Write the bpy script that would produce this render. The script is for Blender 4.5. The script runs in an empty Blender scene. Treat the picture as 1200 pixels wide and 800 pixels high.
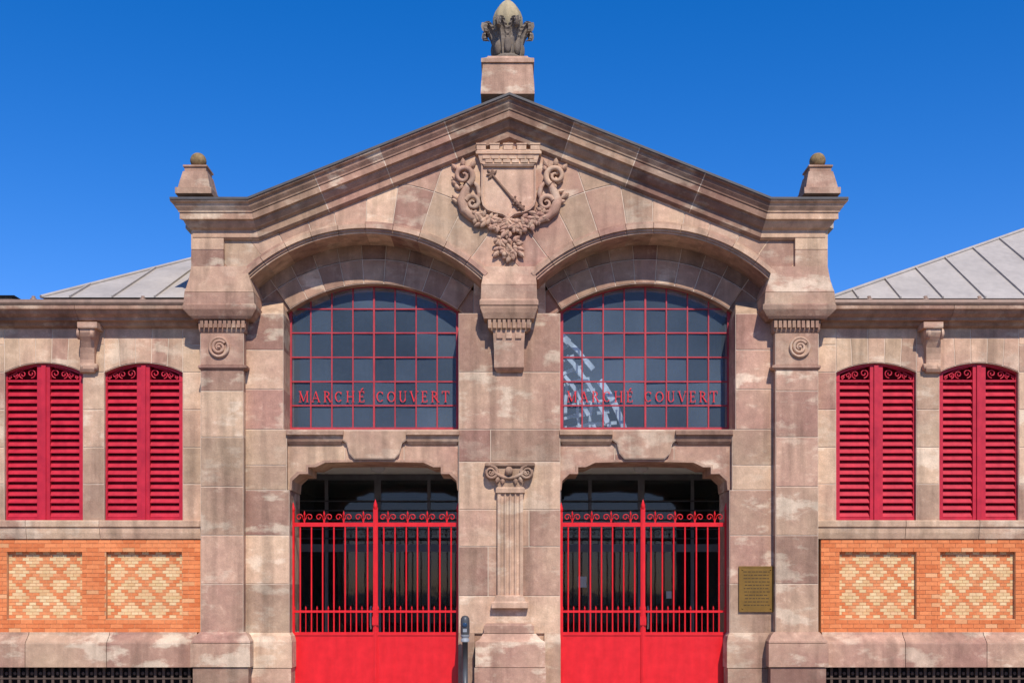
import bpy, bmesh, math, random
from mathutils import Vector, Matrix
random.seed(11)
R = math.radians
D = 17.0; HZ = 1.65
def X(px, y=0.0): return (px-600)/75*(D+y)/D
def Z(py, y=0.0): return HZ+(691-py)/75*(D+y)/D
def K(n, y=0.0): return n/75*(D+y)/D
scene = bpy.context.scene
col = scene.collection

# ------------------------------------------------------------------ materials
def mk(name):
    m = bpy.data.materials.new(name); m.use_nodes = True
    return m, m.node_tree, m.node_tree.nodes['Principled BSDF']
def put(nt, sock, v):
    if isinstance(v, bpy.types.NodeSocket): nt.links.new(v, sock)
    else: sock.default_value = v
def c4(c): return (c[0], c[1], c[2], 1)
def noise(nt, vec, scale, detail=5, rough=.55):
    n = nt.nodes.new('ShaderNodeTexNoise'); put(nt, n.inputs['Vector'], vec)
    n.inputs['Scale'].default_value = scale; n.inputs['Detail'].default_value = detail; n.inputs['Roughness'].default_value = rough
    return n.outputs['Fac']
def mth(nt, op, a, b=0.0, clamp=False):
    n = nt.nodes.new('ShaderNodeMath'); n.operation = op; n.use_clamp = clamp
    put(nt, n.inputs[0], a); put(nt, n.inputs[1], b); return n.outputs[0]
def mix(nt, f, a, b, mode='MIX'):
    n = nt.nodes.new('ShaderNodeMixRGB'); n.blend_type = mode
    put(nt, n.inputs[0], f); put(nt, n.inputs[1], c4(a) if isinstance(a, tuple) else a); put(nt, n.inputs[2], c4(b) if isinstance(b, tuple) else b)
    return n.outputs[0]
def rng(nt, v, a, b, c=0.0, d=1.0):
    n = nt.nodes.new('ShaderNodeMapRange'); put(nt, n.inputs[0], v)
    for i, q in enumerate((a, b, c, d)): n.inputs[i+1].default_value = q
    return n.outputs[0]
def mapping(nt, vec, s):
    n = nt.nodes.new('ShaderNodeMapping'); put(nt, n.inputs[0], vec); n.inputs['Scale'].default_value = s; return n.outputs[0]
def objc(nt): return nt.nodes.new('ShaderNodeTexCoord').outputs['Object']
def grey(nt, f):
    n = nt.nodes.new('ShaderNodeCombineColor'); [put(nt, n.inputs[i], f) for i in range(3)]; return n.outputs[0]
def bump(nt, b, h, strength, dist):
    n = nt.nodes.new('ShaderNodeBump'); n.inputs['Strength'].default_value = strength; n.inputs['Distance'].default_value = dist
    put(nt, n.inputs['Height'], h); nt.links.new(n.outputs[0], b.inputs['Normal'])
def tone_attr(nt):
    a = nt.nodes.new('ShaderNodeAttribute'); a.attribute_name = 'tone'
    s = nt.nodes.new('ShaderNodeSeparateXYZ'); nt.links.new(a.outputs['Vector'], s.inputs[0]); return s.outputs

def stone_mat(name, A, B, pale=(.70, .545, .385)):
    m, nt, b = mk(name); v = objc(nt); t = tone_attr(nt)
    n0 = noise(nt, v, .55, 4); n1 = noise(nt, v, 1.0, 6); n2 = noise(nt, v, 7, 8, .65); n4 = noise(nt, v, 70, 4, .7)
    n3 = noise(nt, mapping(nt, v, (5, 5, .45)), 1.0, 6)
    n5 = noise(nt, mapping(nt, v, (1.1, 1.1, 2.4)), 1.2, 8, .6)
    h = mth(nt, 'ADD', t[1], mth(nt, 'MULTIPLY', mth(nt, 'SUBTRACT', n1, .5), 1.7), True)
    c = mix(nt, h, A, B)
    c = mix(nt, mth(nt, 'MULTIPLY', rng(nt, n5, .53, .60), mth(nt, 'MULTIPLY', t[2], .85)), c, pale)
    c = mix(nt, mth(nt, 'MULTIPLY', rng(nt, n2, .58, .74), .25), c, pale)
    br = mth(nt, 'ADD', .64, mth(nt, 'MULTIPLY', t[0], .68))
    br = mth(nt, 'MULTIPLY', br, rng(nt, n3, .34, .54, .73, 1.03))
    br = mth(nt, 'MULTIPLY', br, rng(nt, n0, .35, .65, .87, 1.07))
    br = mth(nt, 'MULTIPLY', br, rng(nt, n2, .3, .7, .82, 1.15))
    br = mth(nt, 'MULTIPLY', br, rng(nt, n4, .25, .75, .83, 1.15))
    c = mix(nt, 1.0, c, grey(nt, br), 'MULTIPLY')
    nt.links.new(c, b.inputs['Base Color']); b.inputs['Roughness'].default_value = .9; b.inputs['Specular IOR Level'].default_value = .15
    bump(nt, b, mth(nt, 'ADD', mth(nt, 'MULTIPLY', n4, .35), n2), .4, .02)
    return m
def plain(name, c, rough=.6, metal=0.0, var=.18, scale=6.0, spec=.4, bmp=0.0):
    m, nt, b = mk(name); v = objc(nt)
    n = noise(nt, v, scale, 6, .6); n2 = noise(nt, mapping(nt, v, (7, 7, .8)), 1.5, 5)
    f = mth(nt, 'MULTIPLY', rng(nt, n, .3, .7, 1-var, 1+var), rng(nt, n2, .3, .7, 1-var*.7, 1+var*.5))
    nt.links.new(mix(nt, 1.0, c, grey(nt, f), 'MULTIPLY'), b.inputs['Base Color'])
    put(nt, b.inputs['Roughness'], rng(nt, n, .3, .7, max(rough-.1, .03), min(rough+.1, 1)))
    b.inputs['Metallic'].default_value = metal; b.inputs['Specular IOR Level'].default_value = spec
    if bmp: bump(nt, b, n, bmp, .01)
    return m
M = {}
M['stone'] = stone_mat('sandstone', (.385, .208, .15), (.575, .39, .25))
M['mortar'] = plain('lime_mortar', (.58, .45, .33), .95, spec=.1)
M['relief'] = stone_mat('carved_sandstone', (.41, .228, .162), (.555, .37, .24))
M['dstone'] = stone_mat('weathered_shaded_sandstone', (.315, .172, .122), (.47, .305, .195))  # darker stone; on the arch lining its colour also carries the shade
M['gstone'] = stone_mat('grey_weathered_stone', (.20, .155, .12), (.40, .33, .25), (.46, .40, .31))
M['bstone'] = stone_mat('lichen_yellow_stone', (.27, .205, .12), (.47, .38, .23), (.50, .43, .28))
M['gate_red'] = plain('gate_red_paint', (.66, .010, .014), .38, var=.10, spec=.4)
M['shutter_red'] = plain('shutter_red_paint', (.46, .013, .031), .5, var=.16, spec=.35)
M['window_red'] = plain('window_red_paint', (.40, .03, .04), .5, var=.15)
M['letter_red'] = plain('letter_red_paint', (.64, .035, .045), .6, var=.06, spec=.2)
M['zinc'] = plain('zinc_roofing', (.40, .35, .30), .7, .0, var=.12, scale=1.2, spec=.2)
M['lead'] = plain('dark_flashing', (.09, .08, .075), .6, .2)
M['lichen'] = plain('lichened_stone', (.26, .175, .085), .95, var=.4, scale=14, spec=.1)
M['gutter'] = plain('brown_gutter', (.24, .15, .105), .6, .1)
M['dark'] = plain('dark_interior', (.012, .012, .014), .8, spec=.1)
M['grille'] = plain('dark_basement_grille', (.085, .058, .045), .8, spec=.15)
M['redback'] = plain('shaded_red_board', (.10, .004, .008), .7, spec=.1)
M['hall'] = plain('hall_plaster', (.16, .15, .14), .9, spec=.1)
M['lplaster'] = plain('pale_porch_plaster', (.66, .62, .54), .9, spec=.1)
M['floor'] = plain('pale_stone_floor', (.58, .54, .48), .8, spec=.2)
M['ceil'] = plain('ceiling_plaster', (.82, .80, .72), .9, var=.06)
M['alu'] = plain('grey_door_metal', (.13, .13, .135), .5, .1)
M['slat'] = plain('dark_transom_metal', (.045, .045, .047), .6)
M['paper'] = plain('white_paper', (.55, .55, .53), .8, var=.04)
M['post'] = plain('grey_post_paint', (.075, .077, .08), .5, .2)
M['postl'] = plain('pale_grey_plastic', (.26, .27, .28), .5)
M['blue'] = plain('blue_lens', (.02, .05, .10), .2)
M['pale'] = plain('pale_reflection', (.64, .72, .80), .5, var=.35, scale=5)  # colour of the strips that imitate a pale window reflection
M['tile'] = plain('dark_slate', (.05, .045, .045), .7)
M['render'] = plain('pale_render', (.5, .46, .4), .9)
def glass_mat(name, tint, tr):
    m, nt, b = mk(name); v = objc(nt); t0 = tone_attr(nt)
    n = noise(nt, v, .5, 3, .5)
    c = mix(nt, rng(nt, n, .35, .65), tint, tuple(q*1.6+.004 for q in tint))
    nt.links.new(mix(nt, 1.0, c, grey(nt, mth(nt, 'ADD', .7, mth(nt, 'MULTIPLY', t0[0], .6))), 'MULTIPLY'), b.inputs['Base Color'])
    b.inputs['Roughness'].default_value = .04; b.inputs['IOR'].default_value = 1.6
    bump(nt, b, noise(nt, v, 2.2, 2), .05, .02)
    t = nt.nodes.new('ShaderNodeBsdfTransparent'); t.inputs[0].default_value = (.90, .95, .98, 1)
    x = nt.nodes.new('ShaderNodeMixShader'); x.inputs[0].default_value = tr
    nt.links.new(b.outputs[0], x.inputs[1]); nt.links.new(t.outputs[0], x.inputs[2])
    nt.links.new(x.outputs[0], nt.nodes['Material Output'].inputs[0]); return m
M['glass'] = glass_mat('window_glass', (.125, .168, .215), .66)  # blue-grey tint puts the sky reflection into the glass colour
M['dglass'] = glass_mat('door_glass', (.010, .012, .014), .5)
def brick_mat():
    m, nt, b = mk('fired_brick'); v = objc(nt); t = tone_attr(nt)
    n = noise(nt, v, 22, 6, .65); n1 = noise(nt, v, 2, 4)
    o = mix(nt, t[0], (.61, .165, .055), (.76, .255, .095)); cr = mix(nt, t[0], (.68, .46, .215), (.78, .575, .31))
    c = mix(nt, t[1], o, cr)
    f = mth(nt, 'MULTIPLY', rng(nt, n, .3, .7, .86, 1.10), rng(nt, n1, .3, .7, .90, 1.06))
    nt.links.new(mix(nt, 1.0, c, grey(nt, f), 'MULTIPLY'), b.inputs['Base Color'])
    b.inputs['Roughness'].default_value = .9; b.inputs['Specular IOR Level'].default_value = .15; bump(nt, b, n, .4, .01); return m
M['brick'] = brick_mat()
M['bmortar'] = plain('brick_mortar', (.58, .31, .155), .95, spec=.1)
M['brass'] = plain('bronze_gold', (.21, .112, .018), .45, .25, var=.14, scale=5)
M['brassd'] = plain('engraved_bronze', (.075, .040, .010), .6, .2)
def ground_mat(name, c, s):
    m, nt, b = mk(name); v = objc(nt)
    br = nt.nodes.new('ShaderNodeTexBrick'); nt.links.new(v, br.inputs[0]); br.inputs['Scale'].default_value = s
    br.inputs['Color1'].default_value = c4(c); br.inputs['Color2'].default_value = c4(tuple(q*.8 for q in c)); br.inputs['Mortar'].default_value = c4(tuple(q*.5 for q in c))
    nt.links.new(mix(nt, 1.0, br.outputs['Color'], grey(nt, rng(nt, noise(nt, v, 3, 7), .3, .7, .8, 1.15)), 'MULTIPLY'), b.inputs['Base Color'])
    b.inputs['Roughness'].default_value = .9; return m
M['paver'] = ground_mat('granite_paving', (.31, .255, .20), 3.0)
M['asphalt'] = plain('asphalt', (.055, .053, .052), .95, scale=40)

# ------------------------------------------------------------------ mesh builder
def tn(b=.5, h=.5, p=.5, v=.32):
    return (max(0, min(1, b+random.uniform(-v, v))), max(0, min(1, h+random.uniform(-v*1.4, v*1.4))), max(0, min(1, p+random.uniform(-.4, .4))))
def ccw(p):
    a = sum(p[i][0]*p[(i+1) % len(p)][1]-p[(i+1) % len(p)][0]*p[i][1] for i in range(len(p)))
    return p if a > 0 else p[::-1]
def inset(p, d):
    n = len(p); out = []
    for i in range(n):
        a, b, c = Vector(p[i-1]), Vector(p[i]), Vector(p[(i+1) % n])
        e1 = (b-a); e2 = (c-b)
        if e1.length < 1e-6: e1 = e2
        if e2.length < 1e-6: e2 = e1
        e1.normalize(); e2.normalize()
        n1 = Vector((-e1.y, e1.x)); n2 = Vector((-e2.y, e2.x))
        k = max(.35, 1+n1.dot(n2)); o = (n1+n2)/k*d
        out.append((b.x+o.x, b.y+o.y))
    return out
class MB:
    def __init__(s): s.v = []; s.f = []; s.t = []; s.m = []; s.s = []
    def add(s, vs, fs, tone=(.5, .5, .4), mat=0, smooth=False):
        o = len(s.v); s.v += [tuple(v) for v in vs]
        for f in fs: s.f.append([i+o for i in f]); s.t.append(tone); s.m.append(mat); s.s.append(smooth)
    def loft(s, loops, tone=(.5, .5, .4), mat=0, caps=True, smooth=False, cyclic=True):
        n = len(loops[0]); fs = []
        for k in range(len(loops)-1):
            for i in range(n if cyclic else n-1):
                j = (i+1) % n; fs.append([k*n+i, k*n+j, (k+1)*n+j, (k+1)*n+i])
        vs = [p for l in loops for p in l]
        s.add(vs, fs, tone, mat, smooth)
        if caps:
            s.add(loops[0], [list(range(n))], tone, mat); s.add(loops[-1], [list(range(n))], tone, mat)
    def prism(s, p, y0, y1, tone=(.5, .5, .4), mat=0):
        s.loft([[(x, y0, z) for x, z in p], [(x, y1, z) for x, z in p]], tone, mat)
    def xprof(s, x0, x1, p, tone=(.5, .5, .4), mat=0):
        s.loft([[(x0, y, z) for y, z in p], [(x1, y, z) for y, z in p]], tone, mat)
    def block(s, p, yf, yb, tone, j=.0062):
        p = ccw(p)
        a = inset(p, j+.006); b = inset(p, j)
        s.loft([[(x, yf, z) for x, z in a], [(x, yf+.006, z) for x, z in b], [(x, yf+.011, z) for x, z in b]], tone, 0)
        s.prism(p, yf+.008, yf+.011, tone, 1)
        s.prism(p, yf+.0111, yb, tone, 0)
    def pblock(s, pp, yf, yb, tone, yref=None):
        if len(pp) < 3: return
        yr = yf if yref is None else yref
        q = []
        for a in pp:
            w = (X(a[0], yr), Z(a[1], yr))
            if not q or (abs(w[0]-q[-1][0])+abs(w[1]-q[-1][1])) > .004: q.append(w)
        if len(q) > 2 and (abs(q[0][0]-q[-1][0])+abs(q[0][1]-q[-1][1])) < .004: q.pop()
        ar = abs(sum(q[i][0]*q[(i+1) % len(q)][1]-q[(i+1) % len(q)][0]*q[i][1] for i in range(len(q)))) if len(q) > 2 else 0
        if ar > .012: s.block(q, yf, yb, tone)
    def pprism(s, pp, yf, yb, tone=(.5, .5, .4), mat=0):
        s.prism([(X(a, yf), Z(b, yf)) for a, b in pp], yf, yb, tone, mat)
    def box(s, x0, x1, y0, y1, z0, z1, tone=(.5, .5, .4), mat=0):
        s.prism([(x0, z0), (x1, z0), (x1, z1), (x0, z1)], y0, y1, tone, mat)
    def pbox(s, px0, px1, py0, py1, yf, yb, tone=(.5, .5, .4), mat=0):
        s.box(X(px0, yf), X(px1, yf), yf, yb, Z(py1, yf), Z(py0, yf), tone, mat)
    def rows(s, rw, yb, tone=(.5, .5, .4), mat=0):      # (py, pxl, pxr, yf)
        L = []
        for py, a, b, yf in rw:
            z = Z(py, yf); xa, xb = X(a, yf), X(b, yf)
            L.append([(xa, yf, z), (xb, yf, z), (xb, yb, z), (xa, yb, z)])
        s.loft(L, tone, mat)
    def sq(s, cx, cy, rw, tone=(.5, .5, .4), mat=0):    # (z, half width) square loft
        s.loft([[(cx-h, cy-h, z), (cx+h, cy-h, z), (cx+h, cy+h, z), (cx-h, cy+h, z)] for z, h in rw], tone, mat)
    def lathe(s, cx, cy, rw, n=24, tone=(.5, .5, .4), mat=0, smooth=True):
        s.loft([[(cx+r*math.cos(2*math.pi*i/n), cy+r*math.sin(2*math.pi*i/n), z) for i in range(n)] for z, r in rw], tone, mat, True, smooth)
    def ylathe(s, cx, cz, rw, n=24, tone=(.5, .5, .4), mat=0, smooth=True):   # (y, r)
        s.loft([[(cx+r*math.cos(2*math.pi*i/n), y, cz+r*math.sin(2*math.pi*i/n)) for i in range(n)] for y, r in rw], tone, mat, True, smooth)
    def ball(s, c, r, sc=(1, 1, 1), rot=0.0, n=10, tone=(.5, .5, .4), mat=0):
        L = []; ca, sa = math.cos(rot), math.sin(rot)
        for k in range(1, 8):
            a = math.pi*k/8
            l = []
            for i in range(n):
                u = 2*math.pi*i/n
                x, y, z = r*sc[0]*math.sin(a)*math.cos(u), r*sc[1]*math.sin(a)*math.sin(u), r*sc[2]*math.cos(a)
                l.append((c[0]+x*ca-z*sa, c[1]+y, c[2]+x*sa+z*ca))
            L.append(l)
        s.loft(L, tone, mat, True, True)
    def leaf(s, c, L, w, rot, tone=(.5, .5, .3)):        # pointed carved leaf lying on the wall
        ca, sa = math.cos(rot), math.sin(rot); loops = []
        for f, ww, hh in ((0, .25, .5), (.2, .8, .9), (.45, 1, 1), (.7, .75, .9), (.9, .3, .6), (1, .05, .3)):
            l = []
            for q, d in ((-1, 0), (-.5, .55), (0, .8), (.5, .55), (1, 0), (0, -.6)):
                u, v = f*L, q*w*ww
                l.append((c[0]+u*ca-v*sa, c[1]-d*hh*w, c[2]+u*sa+v*ca))
            loops.append(l)
        s.loft(loops, tone)
    def tube(s, pts, r, n=8, tone=(.5, .5, .4), mat=0):
        pts = [Vector(p) for p in pts]; L = []
        rr = r if isinstance(r, (list, tuple)) else [r]*len(pts)
        ref = Vector((0, 1, 0))
        for i, p in enumerate(pts):
            t = (pts[min(i+1, len(pts)-1)]-pts[max(i-1, 0)]).normalized()
            u = t.cross(ref)
            if u.length < .05: u = t.cross(Vector((1, 0, 0)))
            u.normalize(); w = t.cross(u)
            L.append([p+rr[i]*(u*math.cos(2*math.pi*k/n)+w*math.sin(2*math.pi*k/n)) for k in range(n)])
        s.loft(L, tone, mat, True, True)
    def build(s, name, mats, parent=None, off=(0, 0, 0)):
        me = bpy.data.meshes.new(name)
        me.from_pydata([(v[0]-off[0], v[1]-off[1], v[2]-off[2]) for v in s.v], [], s.f)
        at = me.attributes.new('tone', 'FLOAT_VECTOR', 'FACE')
        at.data.foreach_set('vector', [q for t in s.t for q in t])
        me.polygons.foreach_set('material_index', s.m); me.polygons.foreach_set('use_smooth', s.s)
        bm = bmesh.new(); bm.from_mesh(me); bmesh.ops.recalc_face_normals(bm, faces=bm.faces); bm.to_mesh(me); bm.free()
        for m in (mats if isinstance(mats, (list, tuple)) else [mats]): me.materials.append(M[m])
        o = bpy.data.objects.new(name, me); col.objects.link(o)
        if parent: o.parent = parent
        return o
def empty(name, loc, label, cat, group=None):
    o = bpy.data.objects.new(name, None); col.objects.link(o); o.location = loc
    o['label'] = label; o['category'] = cat
    if group: o['group'] = group
    return o
SM = ['stone', 'mortar']; DM = ['dstone', 'mortar']; RM = ['relief', 'mortar']
def clip(p, a, b, c):        # keep a*x+b*y<=c
    out = []
    for i in range(len(p)):
        P, Q = p[i], p[(i+1) % len(p)]
        dp, dq = a*P[0]+b*P[1]-c, a*Q[0]+b*Q[1]-c
        if dp <= 0: out.append(P)
        if (dp < 0 < dq) or (dq < 0 < dp):
            t = dp/(dp-dq); out.append((P[0]+t*(Q[0]-P[0]), P[1]+t*(Q[1]-P[1])))
    return out
def arc(cx, cy, r, a0, a1, n=6):
    return [(cx+r*math.sin(R(a0+(a1-a0)*i/n)), cy-r*math.cos(R(a0+(a1-a0)*i/n))) for i in range(n+1)]
def sector(cx, cy, r0, r1, a0, a1, n=6): return arc(cx, cy, r0, a0, a1, n)+arc(cx, cy, r1, a0, a1, n)[::-1]
AX = 597
def mir(p, side): return p if side < 0 else [(2*AX-a, b) for a, b in p]
def mp(px, side): return px if side < 0 else 2*AX-px
def lr(a, b, side): return (a, b) if side < 0 else (2*AX-b, 2*AX-a)

hall = empty('market_hall', (0, 0, 0), 'pink sandstone covered market hall with twin arched windows under a gabled pediment', 'market hall')
W0, WP, WL, WY, W1 = .56, .15, .24, .69, 1.0      # arch wall, piers, lintels, glass, back of the wall

# ------------------------------------------------------------------ pediment
mb = MB()
sl = (147-268)/(AX-293)
for side in (-1, 1):
    cx, cy = 428, 471
    angs = [-78, -66, -54, -45.6, -35.4, -27.3, -17.6, -9.4, .3, 8.7, 18.2, 26.6, 36.3, 45, 54, 66, 78]
    def addp(p, h):
        p = clip(p, -1, 0, -258); p = clip(p, 1, 0, AX); p = clip(p, 0, 1, 327)
        p = clip(p, sl, -1, sl*293-268)
        mb.pblock(mir(p, side), 0.0, .62, tn(.55, h, .35, .32))
    for i in range(len(angs)-1):
        addp(sector(cx, cy, 197, 259, angs[i], angs[i+1]), .5)
        a0, a1 = angs[i], angs[i+1]
        if i % 2 == 0 and i+2 < len(angs): a1 = angs[i+2]
        if i % 2 == 0: addp(sector(cx, cy, 259, 600, a0, a1), .5)
    mb.pprism(mir([(255, 264), (305, 264), (305, 300), (255, 326)], side), .003, .61, tn(.5, .5, .3))
mb.build('pediment', SM, hall)
for side in (-1, 1):
    mb = MB()
    mb.pbox(*lr(224, 262, side), 266, 292, -.06, .6, tn(.5, .6, .6)); mb.pbox(*lr(224, 262, side), 292.8, 318, -.06, .6, tn(.45, .6, .6))
    mb.pbox(*lr(225, 261, side), 280, 318, -.05, .59, (.7, .6, .4), 1)
    mb.build('pier_block', SM, hall)
for side in (-1, 1):
    mb = MB()
    for (r0, r1, yf) in ((197.5, 200.5, -.025), (200.5, 204, -.05), (204, 209, -.085), (209, 211.5, -.045)):
        aa = [-44, -36, -27, -18, -9, 0, 9, 18, 27, 36, 43.5]
        for i in range(len(aa)-1):
            mb.pprism(mir(sector(428, 471, r0, r1, aa[i]+.08, aa[i+1]-.08, 5), side), yf, .012, tn(.55, .5, .2, .18))
    mb.build('archivolt', SM, hall)

# ------------------------------------------------------------------ raking cornice
def sweep(mb, path, prof, yb, seg=1.15, joint=True, om=None):
    om = max(p[0] for p in prof) if om is None else om
    n = len(path); st = []
    P = [Vector(p) for p in path]
    nor = []
    for i in range(n-1):
        d = (P[i+1]-P[i]).normalized(); nor.append(Vector((-d.y, d.x)))
    def mitre(i):
        if i == 0: return nor[0], 1
        if i == n-1: return nor[-1], -1
        a, b = nor[i-1], nor[i]; return (a+b)/(1+a.dot(b)), 0
    for i in range(n-1):
        L = (P[i+1]-P[i]).length; k = max(1, round(L/seg))
        d = (P[i+1]-P[i]).normalized()
        m, e = mitre(i); cur = (P[i], m, e)
        for q in range(1, k+1):
            if q < k:
                c = P[i]+d*(L*q/k); a = (c-d*.007, nor[i], 0); b2 = (c+d*.007, nor[i], 0)
                st.append((cur, a, 0)); st.append((a, b2, 1)); cur = b2
            else:
                m, e = mitre(i+1); st.append((cur, (P[i+1], m, e), 0))
    def loop(s_):
        p, m, e = s_; l = []
        for o, dn in prof:
            q = p-m*dn; xo = (om-o)*e
            l.append((q.x+xo, -o, q.y))
        for o, dn in (prof[-1], prof[0]):
            q = p-m*dn; l.append((q.x+(om-o)*e, yb, q.y))
        return l
    for a, b, j in st:
        if j and not joint: continue
        mb.loft([loop(a), loop(b)], tn(.5, .5, .4, .4), 1 if j else 0)
Y = -.3
path = [(X(200, Y), Z(234, Y)), (X(291, Y), Z(234, Y)), (X(AX, Y), Z(112, Y)), (X(903, Y), Z(234, Y)), (X(993, Y), Z(234, Y))]
prof = [(.34, 0), (.34, .035), (.30, .055), (.285, .10), (.245, .15), (.24, .17), (.225, .17), (.225, .27), (.18, .28), (.165, .315), (.12, .37), (.075, .395), (.07, .41), (.07, .50), (.03, .53)]
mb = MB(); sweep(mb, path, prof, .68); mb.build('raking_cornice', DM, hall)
mb = MB(); sweep(mb, path, [(.36, -.022), (.36, .012), (.341, .012), (.341, -.004)], .70, 50, False); mb.build('cornice_flashing', 'lead', hall)

# ------------------------------------------------------------------ acroteria and finial
for px in (232.5, 958):
    y = .02; mb = MB(); x = X(px, y); t = tn(.5, .5, .5, .15)
    mb.sq(x, y, [(Z(234, y), K(21)), (Z(227, y), K(21)), (Z(226.5, y), K(18.5)), (Z(219, y), K(17)), (Z(206, y), K(14)), (Z(205.5, y), K(12.5)), (Z(201, y), K(12.5)), (Z(200.5, y), K(14)), (Z(198.5, y), K(14)), (Z(198, y), K(8)), (Z(196.5, y), K(6))], t)
    o = mb.build('acroterion', RM, hall)
    b = MB(); b.lathe(x, y, [(Z(189-9.3*math.cos(math.pi*i/12), y), K(.05+9.3*math.sin(math.pi*i/12))) for i in range(13)][::-1], 22); b.build('ball', 'lichen', o)
y = .1; x = X(595, y); mb = MB()
mb.sq(x, y, [(Z(124, y), K(31)), (Z(112, y), K(30.5)), (Z(88, y), K(28.5)), (Z(87.5, y), K(30.5)), (Z(83, y), K(30.5)), (Z(81, y), K(27)), (Z(79, y), K(24)), (Z(77, y), K(23))], tn(.6, .6, .5, .1))
fin = mb.build('finial', RM, hall)
mb = MB(); mb.lathe(x, y, [(Z(77.5, y), K(21)), (Z(75, y), K(23)), (Z(72, y), K(19)), (Z(68, y), K(13)), (Z(55, y), K(12)), (Z(42, y), K(15)), (Z(33, y), K(15))], 28, (.2, .3, .1)); mb.build('urn', 'gstone', fin)
for k in range(8):
    a = 2*math.pi*(k+.5)/8; mb = MB(); L = []; NN = 34
    ctrl = [(74, 13, 4), (66, 15, 7), (58, 16.5, 8.5), (50, 18, 9), (43, 20.5, 8.5), (36.5, 24.5, 7.2), (32.5, 28, 6), (33, 30.5, 4.8), (38, 31.3, 3.6), (42.5, 29.5, 2.4), (43, 27, 1)]
    for i in range(NN+1):
        f0 = i/NN*(len(ctrl)-1); j = min(int(f0), len(ctrl)-2); f1 = f0-j
        py, r, w = [ctrl[j][q]*(1-f1)+ctrl[j+1][q]*f1 for q in range(3)]
        w *= 1-.22*abs(math.sin(i*math.pi/5.0))**6 - (.18 if i % 5 == 0 else 0)
        l = []; u = Vector((math.cos(a), math.sin(a))); v2 = Vector((-u.y, u.x))
        for f, dr in ((-1, -2.8), (-.7, -.2), (-.42, -.9), (-.14, .4), (0, 2.4), (.14, .4), (.42, -.9), (.7, -.2), (1, -2.8)):
            p = u*K(r+dr)+v2*K(w*f); l.append((x+p.x, y+p.y, Z(py, y)))
        for f, dr in ((1, -4), (0, -3), (-1, -4)):
            p = u*K(r+dr)+v2*K(w*f*.95); l.append((x+p.x, y+p.y, Z(py, y)-.01))
        L.append(l)
    mb.loft(L, (.35, .4, .2), 0, True, False); mb.build('acanthus_leaf', 'gstone', fin)
    mb = MB(); a2 = a+math.pi/8; u = Vector((math.cos(a2), math.sin(a2)))
    mb.ball((x+u.x*K(15.5), y+u.y*K(15.5), Z(60, y)), K(4.6), (1, 1, 2.2), 0, 10, (.2, .3, 0)); mb.build('bead', 'gstone', fin)
mb = MB(); L = []
for py, r in ((42, 12), (35, 15.6), (28, 17), (21, 16.4), (15, 14.4), (10, 11.4), (6, 8), (3, 4.8), (1, 2.3), (0, .4)):
    L.append([(x+K(r*(1+.06*math.cos(8*a)))*math.cos(a), y+K(r*(1+.06*math.cos(8*a)))*math.sin(a), Z(py, y)) for a in (2*math.pi*i/48 for i in range(48))])
mb.loft(L, (.6, .6, .4), 0, True, True)
mb.build('bud', 'bstone', fin)

# ------------------------------------------------------------------ coat of arms
def sp(px, py, y=-.1): return (X(px, y), y, Z(py, y))
mb = MB()
sh = [(564, 193), (628, 193), (628, 236), (626, 243), (621, 248), (613, 251), (603, 253), (596, 258), (589, 253), (579, 251), (571, 248), (566, 243), (564, 236)]
mb.pprism(sh, -.055, .01, (.8, .55, .1))
P = ccw([(X(a), Z(b)) for a, b in sh]); I = inset(P, .028)
n = len(P); mb.add([(a, -.085, b) for a, b in P]+[(a, -.085, b) for a, b in I]+[(a, -.05, b) for a, b in P]+[(a, -.05, b) for a, b in I],
    [[i, (i+1) % n, n+(i+1) % n, n+i] for i in range(n)]+[[i, (i+1) % n, 2*n+(i+1) % n, 2*n+i] for i in range(n)]+[[n+i, n+(i+1) % n, 3*n+(i+1) % n, 3*n+i] for i in range(n)], (.65, .5, .1))
arms = mb.build('coat_of_arms', 'relief', hall)
mb = MB(); ct = (.0, .3, 0)
mb.tube([sp(577, 205, -.07), sp(588, 218, -.07), sp(598, 230, -.07)], [.018, .019, .021], 8, ct)
mb.tube([sp(598, 230, -.07), sp(600, 232, -.072), sp(606, 239, -.075), sp(611, 244, -.075), sp(614, 247, -.07)], [.021, .028, .040, .045, .024], 10, ct)
for (a, b, g) in ((577, 205, 135), (577, 205, 180), (577, 205, 90), (577, 205, 45), (577, 205, 225)): mb.leaf(sp(a, b, -.07), .10 if g != 135 else .12, .025, R(g), ct)
for (f, s_) in ((.1, 1), (.35, -1), (.6, 1), (.85, -1), (.95, 1)):
    cxp, cyp = 600+f*12, 232+f*13
    mb.ball(sp(cxp+s_*2.6, cyp-s_*2.6, -.085), .018, (1, 1, 1), 0, 8, ct); mb.ball(sp(cxp, cyp, -.112), .014, (1, 1, 1), 0, 8, ct)
mb.build('club', 'dstone', arms)
mb = MB()
mb.rows([(195, 567, 625, -.09), (192, 566, 626, -.11), (191, 563, 629, -.09), (181, 560, 632, -.10), (180, 557.5, 634.5, -.12), (177, 557.5, 634.5, -.12), (176.5, 559, 633, -.10), (175, 559, 633, -.10)], .01, (.7, .6, .2))
for k in range(5):
    a = 558.5+k*15.8; mb.pbox(a, a+10.8, 168.5, 175.3, -.105, .01, tn(.68, .6, .2, .1)); mb.pbox(a-.6, a+11.4, 167.6, 169.2, -.115, .012, tn(.68, .6, .2, .1))
for r in range(2):
    for k in range(6): mb.pbox(565.5+k*10.3+(3.5 if r else 0), 574+k*10.3+(3.5 if r else 0), 182+r*4.6, 185.8+r*4.6, -.115, -.07, tn(.6, .6, .2, .15))
mb.build('mural_crown', 'relief', arms)
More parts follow.
